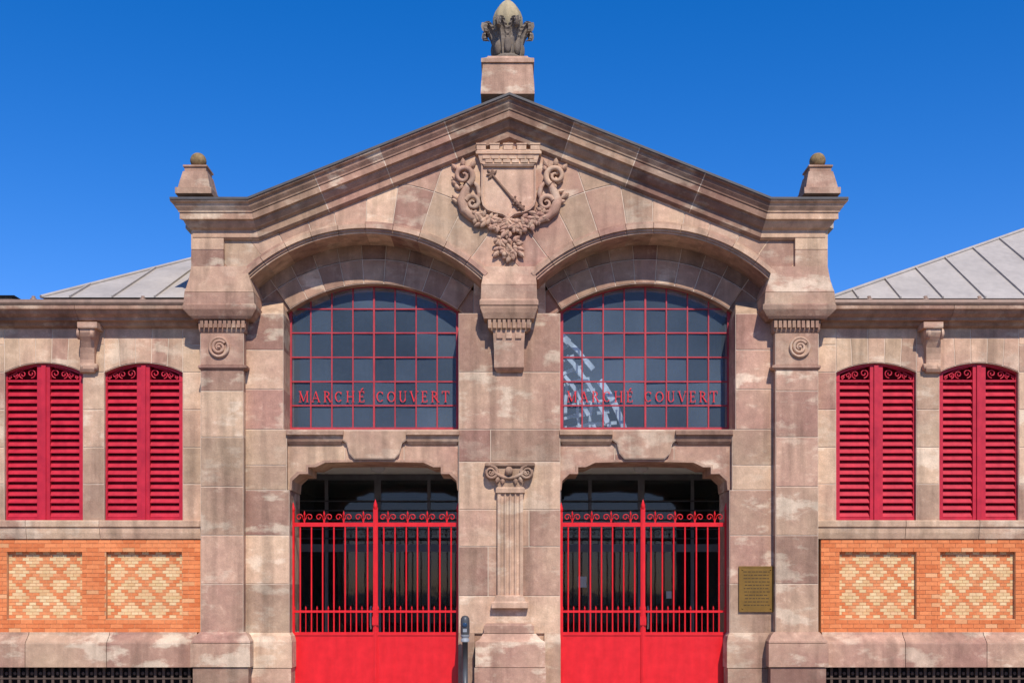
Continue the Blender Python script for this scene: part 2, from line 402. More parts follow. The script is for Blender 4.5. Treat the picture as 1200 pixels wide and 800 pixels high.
for side in (-1, 1):
    mb = MB()
    def S(pts, r, y=-.045): mb.tube([sp(mp(a, side), b, y) for a, b in pts], [q*.8 for q in r], 10, tn(.55, .45, .2, .15))
    def spiral(cx, cy, r0, turns, a0, dr=1):
        return [(cx+(r0*(1-i/26*.82))*math.cos(R(a0)+dr*turns*2*math.pi*i/26), cy+(r0*(1-i/26*.82))*math.sin(R(a0)+dr*turns*2*math.pi*i/26)) for i in range(27)]
    s1 = spiral(543, 206, 12, 1.45, 60, -1); S(s1, [.062-.0015*i for i in range(27)], -.07)
    S([(549, 216), (545, 225), (541, 235), (544, 246), (553, 255), (564, 259)], [.06, .085, .10, .10, .08, .055])
    s2 = spiral(554, 238, 9, 1.35, 200, 1); S(s2, [.055-.0014*i for i in range(27)], -.07)
    S([(555, 213), (560, 219), (562, 228), (559, 236)], [.03, .05, .05, .03])
    for k in range(40):        # overlapping leaves clothing the scroll
        f = k/39; a0 = 548-10*math.sin(math.pi*min(1, f*1.1))+14*max(0, f-.6)/.4; b0 = 200+58*f
        px = a0+random.uniform(-5.5, 7); py = b0+random.uniform(-3, 3)
        base = 118+60*f if px < a0+1 else 60-20*f
        g = R(base+random.uniform(-25, 25)); g = g if side < 0 else math.pi-g
        mb.leaf(sp(mp(px, side), py, -.02-random.random()*.03), random.uniform(.08, .12), random.uniform(.03, .042), g, tn(.55, .5, .2, .22))
    for (a, b, ang, ln) in ((552, 196, 60, .14), (543, 195, 95, .14), (535, 199, 130, .12)):
        g = R(ang) if side < 0 else math.pi-R(ang)
        mb.leaf(sp(mp(a, side), b, -.03), ln, .042, g, tn(.55, .5, .2, .15))
    mb.build('scroll_leaf', 'relief', arms)
mb = MB()
for k in range(250):
    u = random.uniform(-1, 1); w = 8*(1-.3*abs(u))
    px = 596+u*42+random.uniform(-.3, .3)*w; py = 265-17*abs(u)**2.4+random.uniform(-1, 1)*w
    if k % 2: mb.ball(sp(px, py, -.02-random.random()*.06), random.uniform(.022, .044), (1, 1, random.uniform(.8, 1.15)), random.uniform(0, 3), 9, tn(.55, .45, .2, .2))
    else: mb.leaf(sp(px, py, -.05-random.random()*.04), random.uniform(.09, .13), random.uniform(.03, .042), random.uniform(0, 6.28), tn(.55, .45, .2, .2))
mb.build('garland', 'relief', arms)
mb = MB()
for k in range(60):
    v = random.random(); w = 12.5*(1-v)**.6+2
    if k % 2: mb.ball(sp(596+random.uniform(-1, 1)*w, 280+v*25, -.03-random.random()*.07*(1-v*.5)), random.uniform(.024, .042), (1, 1, 1), 0, 9, tn(.55, .45, .2, .2))
    else: mb.leaf(sp(596+random.uniform(-1, 1)*w, 279+v*22, -.05-random.random()*.04), random.uniform(.08, .12), .035, R(270+random.uniform(-50, 50)), tn(.55, .45, .2, .2))
for s_ in (-1, 1):
    for k in range(4): mb.leaf(sp(596+s_*(5+k*2), 282+k*4, -.05), .14, .045, R(90-s_*(60+k*25)), tn(.55, .45, .2, .15))
mb.build('fruit_pendant', 'relief', arms)

# ------------------------------------------------------------------ pilasters
def rosette(cx, cy, r, yf, parent):
    m = MB(); x, z = X(cx, yf), Z(cy, yf); k = K(r)
    m.ylathe(x, z, [(yf+.02, k), (yf-.03, k), (yf-.045, k*.93), (yf-.045, k*.80), (yf-.012, k*.74), (yf-.012, k*.01)], 28)
    pts = []
    for i in range(36):
        a = i/35*2*math.pi*1.7+.6; q = k*(.66-.5*i/35); pts.append((x+q*math.cos(a), yf-.02, z+q*math.sin(a)))
    m.tube(pts, [.03-.0004*i for i in range(36)], 7); m.ball((x, yf-.03, z), k*.17)
    m.build('rosette', 'relief', parent)
PY = -.01; PB = .66
for side in (-1, 1):
    mb = MB(); a, b = lr(235, 285, side)
    cs = [430, 458, 512, 570, 627, 684, 742]
    for i in range(len(cs)-1): mb.pblock([(a, cs[i]), (b, cs[i]), (b, cs[i+1]), (a, cs[i+1])], PY, PB, tn(.48, .4, .65, .38))
    a2, b2 = lr(234.5, 285.5, side)
    mb.pblock([(a2, 388), (b2, 388), (b2, 428), (a2, 428)], PY-.012, PB, tn(.5, .5, .5, .15))
    mb.rows([(433, *lr(234, 286.5, side), PY-.012), (430.5, *lr(232, 289, side), PY-.04), (428, *lr(232, 289, side), PY-.04), (427.5, *lr(234, 287, side), PY-.02)], PB-.005, tn(.5, .5, .3))
    pil = mb.build('pilaster', SM, hall)
    mb = MB()
    mb.rows([(389, *lr(234, 286.5, side), PY-.025), (386, *lr(233, 287.5, side), PY-.04), (374, *lr(232, 288.5, side), PY-.045), (373.5, *lr(226, 293, side), PY-.10), (370, *lr(222, 295.5, side), PY-.13), (366, *lr(218, 297.5, side), PY-.15), (362, *lr(214, 300, side), PY-.17), (357, *lr(214, 300, side), PY-.17), (355.5, *lr(216, 298, side), PY-.15)], PB-.005, tn(.5, .4, .2, .1))
    l, r_ = lr(233, 288, side)
    for k in range(10):
        q = l+.5+k*(r_-l-1)/10; mb.pbox(q+.8, q+(r_-l-1)/10-.9, 375, 383.5, PY-.08, PY-.03, tn(.5, .45, .2, .1))
    mb.build('capital', 'dstone', pil)
    mb = MB()
    mb.rows([(356, *lr(215, 298, side), PY-.14), (343, *lr(216, 297, side), PY-.14), (342.3, *lr(216, 297, side), PY-.14)], PB-.005, tn(.5, .55, .6, .15))
    mb.rows([(341.8, *lr(216, 297, side), PY-.14), (337, *lr(218, 296, side), PY-.12), (328, *lr(221, 293, side), PY-.09), (318, *lr(223, 290, side), PY-.07), (312, *lr(224, 289, side), PY-.06)], PB-.005, tn(.55, .6, .6, .15))
    mb.build('impost', SM, pil)
    rosette(mp(257, side), 407, 12.5, PY-.012, pil)
    mb = MB()
    mb.rows([(740, *lr(234, 287, side), PY-.01), (744, *lr(230, 290, side), PY-.08), (751, *lr(224, 293, side), PY-.14), (753, *lr(224, 293, side), PY-.14)], PB, tn(.45, .4, .6, .2))
    mb.rows([(753.6, *lr(223, 293, side), PY-.15), (781, *lr(223, 293, side), PY-.15)], PB, tn(.42, .45, .8, .2))
    mb.rows([(781.7, *lr(226, 291, side), PY-.12), (816, *lr(226, 291, side), PY-.12)], PB, tn(.25, .3, .5))
    mb.build('plinth', SM, pil)

# ------------------------------------------------------------------ recessed wall
for side in (-1, 1):
    mb = MB()
    cx, cy, r0 = 438, 507, 175
    angs = [-70, -52, -43, -34, -26.4, -18.9, -11.3, -3.8, 3.8, 11.3, 18.9, 26.4, 34, 43, 52, 70]
    for i in range(len(angs)-1):
        for (ra, rb) in ((r0, 203), (203, 300)):
            p = sector(cx, cy, ra, rb, angs[i], angs[i+1], 5)
            if angs[i+1] < -33.5: p = clip(p, 1, 0, 340)
            if angs[i] > 33.5: p = clip(p, -1, 0, -536)
            p = clip(p, 1, 0, 555); p = clip(p, -1, 0, -270); p = clip(p, 0, 1, 368); p = clip(p, 0, -1, -258)
            inner = ra < 190 and abs(angs[i]+angs[i+1])/2 < 34
            mb.pblock(mir(p, side), W0-(.06 if inner else 0), W1, tn(.58 if inner else .42, .5, .2, .24))  # arch shade put into the darker stone tone, sunlit inner ring into the paler
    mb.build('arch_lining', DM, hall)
    mb = MB()
    mb.rows([(368, *lr(275, 332, side), WP+.02), (354, *lr(275, 332, side), W0-.006)], W1-.01, tn(.5, .5, .4))
    cs = [(367.5, 410, 332), (410, 456, 332), (456, 503, 332), (503, 545, 336), (545, 574, 336), (574, 627, 339), (627, 684, 339), (684, 742, 339)]
    for a, b, xr in cs: mb.pblock(mir([(278, a), (xr, a), (xr, b), (278, b)], side), WP, W1, tn(.5, .5, .7, .38))
    t = tn(.45, .5, .7)
    mb.rows([(741, *lr(280, 339, side), WP-.003), (745, *lr(280, 341, side), WP-.05), (752, *lr(280, 342, side), WP-.08), (782, *lr(280, 342, side), WP-.08)], W1-.02, t)
    mb.rows([(782.7, *lr(280, 341, side), WP-.07), (816, *lr(280, 341, side), WP-.07)], W1-.02, tn(.35, .4, .6))
    hl = [(334, 503), (404, 503), (404, 541.2), (381, 541.8), (370, 547), (361, 547), (361, 555), (351, 555), (342.5, 563), (341.5, 574), (334, 574)]
    hr = [(541, 503), (473.5, 503), (473.5, 541.2), (496.5, 541.8), (507.5, 547), (516.5, 547), (516.5, 555), (526.5, 555), (535, 563), (536, 574), (541, 574)]
    mb.pblock(mir(hl, side), WL, W1, tn(.5, .55, .6, .25))
    mb.pblock(mir(hr, side), WL, W1, tn(.5, .55, .6, .25))
    mb.pblock(mir([(404, 503), (473.5, 503), (473.5, 541.2), (439, 540.6), (404, 541.2)], side), WL, W1, tn(.5, .5, .5))
    mb.build('recessed_wall', SM, hall)
    for a, b in ((335, 402), (476, 538)):
        mb = MB()
        a, b = lr(a, b, side)
        mb.rows([(521, a+3, b-3, WL-.02), (517, a+1, b-1, WL-.06), (515, a, b, WL-.07), (510, a, b, WL-.09), (509, a, b, WL-.13), (505, a, b, WL-.13), (503.5, a, b, WL-.10)], WL+.05, tn(.4, .4, .2), 0)
        mb.build('window_ledge', DM, hall)
    mb = MB(); t = tn(.6, .55, .5, .1)
    kp = [(399, 504), (478, 504), (478, 514), (471, 519), (468, 531), (462, 537.5), (415, 537.5), (409, 531), (406, 519), (399, 514)]
    mb.pblock(mir(kp, side), WL-.07, WL+.02, t); mb.build('keystone', SM, hall)
    mb = MB()
    top = hl[9:1:-1]+[(439, 540.6)]+hr[2:10]
    def grow(p): return [(q[0]-2.6 if q[0] < 400 else q[0]+2.6 if q[0] > 477 else q[0], q[1]-(2.6 if q[1] < 572 else 0)) for q in p]
    mb.pprism(mir(top+grow(top)[::-1], side), WL-.02, WL+.004, tn(.6, .5, .3)); mb.build('door_moulding', 'relief', hall)

mb = MB()
for i, (a, b, sp_) in enumerate([(258, 320, None), (320, 368, None), (367, 436, None), (436, 503, None), (503, 541, 575), (541, 597, None), (597, 640, 620), (640, 698, 572), (698, 742, None)]):
    l, r_ = (555, 639) if b <= 368 else (537.5, 656.5); yy = W0 if b <= 368 else WP
    if sp_:
        mb.pblock([(l, a), (sp_, a), (sp_, b), (l, b)], yy, W1, tn(.5, .45, .65, .36)); mb.pblock([(sp_, a), (r_, a), (r_, b), (sp_, b)], yy, W1, tn(.5, .45, .65, .36))
    else: mb.pblock([(l, a), (r_, a), (r_, b), (l, b)], yy, W1, tn(.48, .45, .75, .3))
pier = mb.build('central_pier', SM, hall)
mb = MB()
mb.rows([(816, 556, 640, WP-.30), (782, 556, 640, WP-.30)], WP+.02, tn(.45, .4, .7)); mb.rows([(781.3, 557, 639, WP-.29), (752, 557, 639, WP-.29), (749, 562, 634, WP-.24), (742, 566, 628, WP-.2)], WP+.02, tn(.5, .4, .7))
mb.rows([(741.4, 567, 626, WP-.2), (733, 567, 626, WP-.2), (730, 570, 622, WP-.16)], WP+.02, tn(.5, .5, .7))
for side in (-1, 1):
    mb.rows([(816, *lr(537, 556, side), WP-.05), (752, *lr(537, 556, side), WP-.05), (741, *lr(537.5, 556, side), WP-.002)], W1-.01, tn(.4, .4, .7))
mb.box(X(545, WP), X(649, WP), WP+.04, W1-.02, 0, Z(741, WP))
mb.build('plinth', SM, pier)
mb = MB()
mb.rows([(712, 576, 619, WP-.12), (706, 576, 619, WP-.12), (704, 579, 616, WP-.1), (698, 580, 614, WP-.1), (697, 582, 612, WP-.075)], WP+.02, tn(.55, .6, .4))
L = []
for py in (698, 577):
    yf = WP-.08; l = []
    for k in range(61):
        u = k/60*5-.5; f = u-math.floor(u); d = .028*math.sqrt(max(0, 1-((f-.5)/.36)**2)) if abs(f-.5) < .36 and 0 <= u < 4 else 0
        l.append((X(583+30*k/60, yf), yf+d, Z(py, yf)))
    l += [(l[-1][0], WP+.02, l[-1][2]), (l[0][0], WP+.02, l[0][2])]; L.append(l)
mb.loft(L, tn(.55, .6, .4)); mb.rows([(577, 581, 615, WP-.1), (572, 581, 615, WP-.1), (570, 583, 613, WP-.08)], WP+.02, tn(.5, .6, .4))
mb.build('fluted_pilaster', 'relief', pier)
mb = MB(); yf = WP-.10
mb.rows([(572, 584, 611, WP-.08), (562, 582, 614, WP-.10), (556, 580, 616, WP-.11), (548, 578, 618, WP-.11)], WP+.02, tn(.45, .5, .3))
mb.rows([(547, 570, 625, WP-.13), (545, 568, 627, WP-.15), (542.5, 568, 627, WP-.15), (541.5, 570, 625, WP-.13)], WP+.02, tn(.45, .5, .3))
for side in (-1, 1):
    pts = []
    for i in range(40):
        r = 8*(1-i/39*.85); a = math.pi*1.5+side*-1*i/39*2*math.pi*2
        pts.append((X(596.5+side*21+r*math.cos(a), yf), yf-.025, Z(553.5+r*math.sin(a), yf)))
    mb.tube(pts, [.028-.0005*i for i in range(40)], 7, tn(.45, .4, .2, .1))
    mb.ylathe(X(596.5+side*21, yf), Z(553.5, yf), [(WP, K(8)), (yf, K(7.6)), (yf, .01)], 20)
    for (dx, dz, g) in ((12, 562, -70), (7, 563, -85), (14, 555, -30)):
        gg = R(g) if side > 0 else math.pi-R(g)
        mb.leaf((X(596.5+side*dx, yf), yf-.01, Z(dz-4, yf)), .12, .04, gg, tn(.5, .45, .2, .1))
mb.tube([(X(580+33*i/10, yf), yf-.025, Z(554+6*math.sin(math.pi*i/10), yf)) for i in range(11)], .028, 8)
mb.ball((X(596.5, yf), yf-.05, Z(552, yf)), .065, (1, 1, 1.1)); mb.build('ionic_capital', 'dstone', pier)

# corbel
mb = MB()
mb.rows([(357, 562, 631, -.16), (352, 562, 631, -.16), (350, 563.5, 629.5, -.12), (334, 564, 629, -.12), (333.4, 564, 629, -.12)], .66, tn(.5, .5, .4, .1))
mb.rows([(333, 564, 629, -.12), (324, 566, 628, -.08), (312, 567, 627, -.05)], .66, tn(.55, .5, .4, .1))
corb = mb.build('corbel', SM, hall)
mb = MB(); mb.rows([(388, 577, 617, -.04), (384, 572, 622, -.06), (374, 571, 623, -.07), (373, 567, 626, -.11), (366, 565, 628, -.14), (361, 563, 630, -.15), (357, 563, 630, -.145)], .66, tn(.45, .4, .3, .1))
for k in range(9): mb.pbox(572+k*5.7, 575.6+k*5.7, 374, 384, -.10, .05, tn(.5, .4, .2, .1))
mb.build('capital', 'dstone', corb)
mb = MB()
mb.rows([(434, 581, 613, .10), (430, 579, 614, .05), (410, 579, 614, .01), (400, 578.5, 614.5, -.02), (393, 578, 615, -.035), (387, 578, 615, -.045)], .66, tn(.55, .5, .6, .1))
mb.rows([(436, 583, 611, .12), (434, 581, 613, .08)], .66, tn(.4, .5, .4))
for k in range(3): mb.pbox(582+k*11, 589+k*11, 389, 396, -.05, .1, tn(.4, .4, .3, .1))
mb.build('bracket', 'relief', corb)

# ------------------------------------------------------------------ large arched windows
def glyphs():
    t, n = .115, .05
    def st(a, b, w):
        a, b = Vector(a), Vector(b); d = (b-a).normalized(); q = Vector((-d.y, d.x))*w/2; return [a+q, a-q, b-q, b+q]
    def rc(x0, x1, y0, y1): return [Vector((x0, y0)), Vector((x1, y0)), Vector((x1, y1)), Vector((x0, y1))]
    def serif(x, y): return rc(x-.15, x+.15, y, y+.05)
    def stem(x, w=t): return [rc(x-w/2, x+w/2, 0, 1), serif(x, 0), serif(x, .95)]
    def ar(cx, cy, rx, ry, a0, a1, n_=14):
        out = []
        for i in range(n_):
            u, v = R(a0+(a1-a0)*i/n_), R(a0+(a1-a0)*(i+1)/n_)
            def w(q): return .026+.04*abs(math.cos(q))
            o = lambda q, s_: Vector((cx+(rx+s_*w(q))*math.cos(q), cy+(ry+s_*w(q)*.8)*math.sin(q)))
            out.append([o(u, -1), o(u, 1), o(v, 1), o(v, -1)])
        return out
    g = {}
    g['M'] = (1.05, stem(.14, n)+stem(.92)+[st((.14, .97), (.52, .06), t), st((.52, .06), (.90, .97), n)])
    g['A'] = (.95, [st((.12, .03), (.46, .98), n), st((.46, .98), (.82, .03), t), rc(.24, .68, .32, .37), serif(.12, 0), serif(.82, 0)])
    g['R'] = (.9, stem(.2)+ar(.36, .735, .26, .21, -90, 90)+[rc(.2, .38, .92, .975), rc(.2, .38, .5, .555), st((.42, .52), (.78, .03), t), serif(.8, 0)])
    g['C'] = (.9, ar(.46, .5, .34, .44, 40, 320, 22)+[rc(.70, .75, .70, .92)])
    g['H'] = (1.0, stem(.2)+stem(.8)+[rc(.2, .8, .47, .53)])
    g['E'] = (.8, stem(.2)+[rc(.2, .66, .945, 1), rc(.2, .55, .475, .53), rc(.2, .70, 0, .055), rc(.61, .67, .78, 1), rc(.64, .70, 0, .22), rc(.52, .56, .40, .62)])
    g['É'] = (.8, g['E'][1]+[st((.34, 1.1), (.56, 1.28), .1)])
    g['O'] = (1.0, ar(.5, .5, .38, .44, 0, 360, 26))
    g['U'] = (.95, [rc(.145, .265, .3, 1), serif(.2, .95), rc(.71, .77, .3, 1), serif(.74, .95)]+ar(.48, .3, .265, .27, 180, 360))
    g['V'] = (.95, [st((.14, .97), (.48, .03), t), st((.48, .03), (.82, .97), n), serif(.14, .95), serif(.82, .95)])
    g['T'] = (.9, [rc(.39, .51, 0, 1), serif(.45, 0), rc(.06, .84, .945, 1), rc(.05, .11, .76, 1), rc(.79, .85, .76, 1)])
    return g
G = glyphs()
for side in (-1, 1):
    mb = MB(); cx = mp(438, side)
    def ay(px, r=175): return 507-math.sqrt(max(0, r*r-(px-cx)**2))
    x0, x1 = cx-98.5, cx+99
    yf = WY
    mb.pprism(sector(cx, 507, 171, 176.5, -34.3, 34.3, 24), yf-.01, yf+.06)
    mb.pbox(x0-1, x0+2.5, 358, 504, yf-.012, yf+.06); mb.pbox(x1-2.5, x1+1, 358, 504, yf-.012, yf+.06); mb.pbox(x0, x1, 500.5, 504.5, yf-.014, yf+.06)
    for k in range(1, 8):
        p = x0+(x1-x0)*k/8; mb.pbox(p-.75 if k != 4 else p-1.1, p+.75 if k != 4 else p+1.1, ay(p, 173), 502, yf, yf+.04)
    for py in (362, 390, 418.5, 447, 475):
        h = math.sqrt(172**2-(507-py)**2) if py < 430 else 98
        h = min(h, 98); mb.pbox(cx-h, cx+h, py-.75, py+.75, yf+.004, yf+.036)
    win = mb.build('arched_window', 'window_red', hall)
    mb = MB(); rowb = [330, 362, 390, 418.5, 447, 475, 503]
    for k in range(8):
        a, b = x0+(x1-x0)*k/8, x0+(x1-x0)*(k+1)/8
        for i in range(6):
            xs = [a+(b-a)*q/5 for q in range(6)]
            topc = [(q, max(rowb[i], ay(q, 173.5))) for q in xs]
            if min(t_[1] for t_ in topc) >= rowb[i+1]-.5: continue
            topc = [(q, min(t_, rowb[i+1]-.05)) for q, t_ in topc]
            yy = yf+.02; tx, tz = random.uniform(-.006, .006), random.uniform(-.006, .006)
            pts = topc+[(b, rowb[i+1]), (a, rowb[i+1])]
            mxp, mzp = (a+b)/2, rowb[i+1]
            mb.add([(X(u, yy), yy+(u-mxp)/12*tx+(v-mzp)/14*tz, Z(v, yy)) for u, v in pts], [list(range(len(pts)))], (random.random(), .5, .5))
    mb.build('pane', 'glass', win)
    off = 0 if side < 0 else 314.5; kk = 0
    for word, a, b in (('MARCHÉ', 350, 428), ('COUVERT', 440.5, 527)):
        mb = MB()
        s_ = 10.8; tot = sum(G[c][0] for c in word)*s_; gap = (b-a-tot)/(len(word)-1); p = a
        for c in word:
            for q in G[c][1]:
                kk += 1; d = (kk % 9)*.0004
                mb.prism([(X(off+p+v.x*s_, yf-.02), Z(470.8-v.y*12.8, yf-.02)) for v in q], yf-.009-d, yf-.003+d*.3)
            p += G[c][0]*s_+gap
        mb.build('lettering', 'letter_red', win)
mb = MB()  # added strips behind the right window, shaped to imitate a reflection in its glass
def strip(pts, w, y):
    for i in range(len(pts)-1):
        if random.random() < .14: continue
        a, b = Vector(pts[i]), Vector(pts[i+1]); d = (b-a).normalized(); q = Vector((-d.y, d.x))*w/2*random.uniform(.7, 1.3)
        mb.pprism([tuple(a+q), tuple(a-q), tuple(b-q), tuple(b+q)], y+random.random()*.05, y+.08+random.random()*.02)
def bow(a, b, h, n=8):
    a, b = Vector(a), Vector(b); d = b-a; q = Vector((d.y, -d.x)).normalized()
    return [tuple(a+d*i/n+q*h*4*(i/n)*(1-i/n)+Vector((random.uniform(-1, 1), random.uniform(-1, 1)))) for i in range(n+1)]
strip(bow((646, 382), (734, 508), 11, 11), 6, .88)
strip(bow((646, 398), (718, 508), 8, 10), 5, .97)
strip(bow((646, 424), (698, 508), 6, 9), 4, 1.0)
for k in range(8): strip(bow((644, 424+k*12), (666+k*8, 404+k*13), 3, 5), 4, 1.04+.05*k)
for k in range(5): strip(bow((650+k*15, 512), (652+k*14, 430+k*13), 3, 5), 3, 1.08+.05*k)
mb.build('reflection_strips', 'pale', hall)

# ------------------------------------------------------------------ doorway interior
cz = Z(537, W0)
mb = MB(); mb.box(-4.7, 4.7, W1-.02, 7.9, cz, cz+.18); mb.build('ceiling', 'ceil', hall)
YD = 2.9
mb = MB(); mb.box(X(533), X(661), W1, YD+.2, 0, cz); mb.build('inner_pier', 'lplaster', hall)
for side in (-1, 1):
    y = YD; l, r_ = (mp(327, side), mp(558, side)); l, r_ = min(l, r_), max(l, r_)
    xl, xr = X(l, y), X(r_, y); w = xr-xl; mb = MB()
    for f, hw in ((0, .07), (.24, .03), (.5, .06), (.76, .03), (1, .07)): mb.box(xl+w*f-hw, xl+w*f+hw, y, y+.08, 0, cz)
    for z, h in ((cz-.06, .05), (2.42, .07), (.15, .15)): mb.box(xl, xr, y+.004, y+.076, z-h, z+h)
    d = mb.build('glass_door', 'alu', hall)
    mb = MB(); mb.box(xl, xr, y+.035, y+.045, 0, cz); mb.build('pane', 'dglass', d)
    mb = MB()
    for k in range(5): z = 2.58+k*.17; mb.box(xl, xr, y-.05, y-.02, z, z+.025)
    mb.build('transom_slats', 'slat', d)
    for s_ in (-1, 1):
        mb = MB(); xx = xl+w*.5+s_*.12; mb.tube([(xx, y-.01, .95), (xx, y-.06, .98), (xx, y-.06, 1.32), (xx, y-.01, 1.35)], .016); mb.build('handle', 'paper', d)
    if side > 0:
        for (f, z, a, b) in ((.2, 1.7, .16, .2), (.64, 1.5, .1, .13)):
            mb = MB(); mb.box(xl+w*f-a/2, xl+w*f+a/2, y-.006, y-.002, z, z+b); mb.build('notice', 'paper', d)
    mb = MB(); x = X(mp(443, side), 1.8); mb.lathe(x, 1.8, [(cz+.01, .13), (cz-.02, .13), (cz-.06, .11), (cz-.09, .05), (cz-.095, .005)], 20); mb.build('ceiling_lamp', 'paper', hall)
    # porch side wall
    xo = X(mp(320, side), W1); mb = MB(); mb.box(min(xo, xo+side*.2), max(xo, xo+side*.2), W1+.002, YD+.2, 0, cz-.002); mb.build('porch_wall', 'lplaster', hall)
# hall shell behind the front
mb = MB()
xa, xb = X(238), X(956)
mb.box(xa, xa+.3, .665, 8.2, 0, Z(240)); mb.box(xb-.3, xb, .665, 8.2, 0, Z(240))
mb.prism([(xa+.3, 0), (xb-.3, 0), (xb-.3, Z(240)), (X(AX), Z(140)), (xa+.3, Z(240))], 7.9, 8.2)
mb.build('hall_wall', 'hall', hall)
mb = MB()
for side in (-1, 1):
    e, a = (X(mp(205, side)), Z(236)-.04), (X(AX), Z(120))
    mb.prism([e, a, (a[0], a[1]-.2), (e[0], e[1]-.2)], .55, 8.4)
mb.build('hall_roof', 'zinc', hall)
mb = MB(); mb.box(-4.5, 4.5, .7, 7.9, -.02, .012); mb.build('hall_floor', 'floor', hall)

# ------------------------------------------------------------------ wings
YW = .25
wins = {-1: [(5, 97), (122, 214)], 1: [(980, 1074), (1101, 1194)]}
panels = {-1: [(8, 96), (124, 213)], 1: [(984, 1074), (1102, 1190)]}
ext = {-1: (-190, 240), 1: (956, 1390)}
cons = {-1: 102, 1: 1094}
def warc(xc, hw, a, b, n=8):
    r = (hw*hw+121)/22
    return [(a+(b-a)*i/n, 425+r-math.sqrt(max(0, r*r-(a+(b-a)*i/n-xc)**2))) for i in range(n+1)]
for side in (-1, 1):
    e0, e1 = ext[side]; ws = wins[side]
    mb = MB()
    edges = [e0]+[q for w in ws for q in w]+[e1]
    cs = [436, 480, 524, 567, 611]
    for k in range(0, len(edges), 2):
        a, b = edges[k], edges[k+1]; nn = max(1, round((b-a)/75))
        for i in range(4):
            for q in range(nn):
                aa, bb = a+(b-a)*q/nn, a+(b-a)*(q+1)/nn
                mb.pblock([(aa, cs[i]), (bb, cs[i]), (bb, cs[i+1]), (aa, cs[i+1])], YW, YW+.35, tn(.56, .7, .5, .3))
        for (ta, tb) in ((372, 404), (404, 436)):
            for q in range(nn):
                aa, bb = a+(b-a)*q/nn, a+(b-a)*(q+1)/nn
                mb.pblock([(aa, ta), (bb, ta), (bb, tb), (aa, tb)], YW, YW+.35, tn(.56, .7, .45, .3))
    for a, b in ws:
        xc, hw = (a+b)/2, (b-a)/2
        for f0, f1 in ((0, .2), (.2, .4), (.4, .6), (.6, .8), (.8, 1)):
            p, q = a+(b-a)*f0, a+(b-a)*f1; lean0, lean1 = (f0-.5)*6, (f1-.5)*6
            low = warc(xc, hw, p, q)
            mb.pblock(low+[(q+lean1*(0 if f1 == 1 else 1), 396), (p+lean0*(0 if f0 == 0 else 1), 396)], YW, YW+.35, tn(.56, .7, .45, .3))
        mb.pblock([(a, 372), (xc-10*side, 372), (xc-10*side, 396), (a, 396)], YW, YW+.35, tn(.56, .7, .4, .3)); mb.pblock([(xc-10*side, 372), (b, 372), (b, 396), (xc-10*side, 396)], YW, YW+.35, tn(.56, .7, .4, .3))
    mb.build('wing_wall', SM, hall)
    mb = MB(); p = e0; z0, z1 = Z(631, YW), Z(609.5, YW)
    while p < e1:
        q = min(p+random.choice((86, 104, 118)), e1)
        mb.xprof(X(p, YW)+.004, X(q, YW)-.004, [(YW+.3, z1), (YW-.06, z1), (YW-.075, z1-.015), (YW-.075, z1-.10), (YW-.05, z1-.115), (YW-.045, z0+.09), (YW-.02, z0), (YW+.3, z0)], tn(.56, .7, .4, .15)); p = q
    mb.build('sill_band', SM, hall)
    bx0, bx1 = X(e0 if side < 0 else 962, YW), X(235 if side < 0 else e1, YW); bz0, bz1 = Z(740.5, YW), Z(631.5, YW)
    pr = [(X(a, YW), X(b, YW)) for a, b in panels[side]]; pz0, pz1 = Z(724, YW), Z(645.5, YW)
    mb = MB(); rh = (bz1-bz0)/22; L = .19; bt = .007
    for r in range(22):
        za, zb = bz0+r*rh+bt/2, bz0+(r+1)*rh-bt/2; zm = (za+zb)/2
        iv = [(bx0, bx1)]
        if pz0 < zm < pz1: iv = [(bx0, pr[0][0]), (pr[0][1], pr[1][0]), (pr[1][1], bx1)]
        for ia, ib in iv:
            x = math.floor(ia/L)*L-(L/2 if r % 2 else 0)
            while x < ib:
                a, b = max(x, ia)+bt/2, min(x+L, ib)-bt/2
                if b-a > .02: mb.box(a, b, YW, YW+.05, za, zb, (random.random(), 0 if random.random() > .04 else .4, 0))
                x += L
    def back(a, b, c, d): mb.box(a, b, YW+.008, YW+.3, c, d, (.5, 0, 0), 1)
    back(bx0, pr[0][0], bz0, bz1); back(pr[0][1], pr[1][0], bz0, bz1); back(pr[1][1], bx1, bz0, bz1)
    for a, b in pr: back(a, b, bz0, pz0-.012); back(a, b, pz1+.012, bz1)
    mb.build('brick_wall', ['brick', 'bmortar'], hall)
    for a, b in pr:
        mb = MB(); nr = 21; NC = 22; rh2 = (pz1-pz0)/nr; cl = (b-a)/NC
        yp = YW+.07
        for r in range(nr):
            for st in range(-1 if r % 2 else 0, NC, 2):
                i0, i1 = max(st, 0), min(st+2, NC)
                rr = r-10; ss = st+1-NC//2
                red = (((ss+rr) % 8) in (0, 1)) or (((ss-rr) % 8) in (0, 1))
                if random.random() < .03: red = not red
                mb.box(a+i0*cl+.0035, a+i1*cl-.0035, yp, yp+.05, pz0+r*rh2+.0035, pz0+(r+1)*rh2-.0035, (random.uniform(.1, .8) if red else random.random(), random.uniform(.0, .22) if red else random.uniform(.7, 1), 0))
        mb.box(a-.01, b+.01, yp+.005, yp+.3, pz0-.012, pz1+.012, (.5, 0, 0), 1)
        mb.build('brick_panel', ['brick', 'bmortar'], hall)
    mb = MB(); a0, a1 = (e0, 226) if side < 0 else (968, e1); p = a0
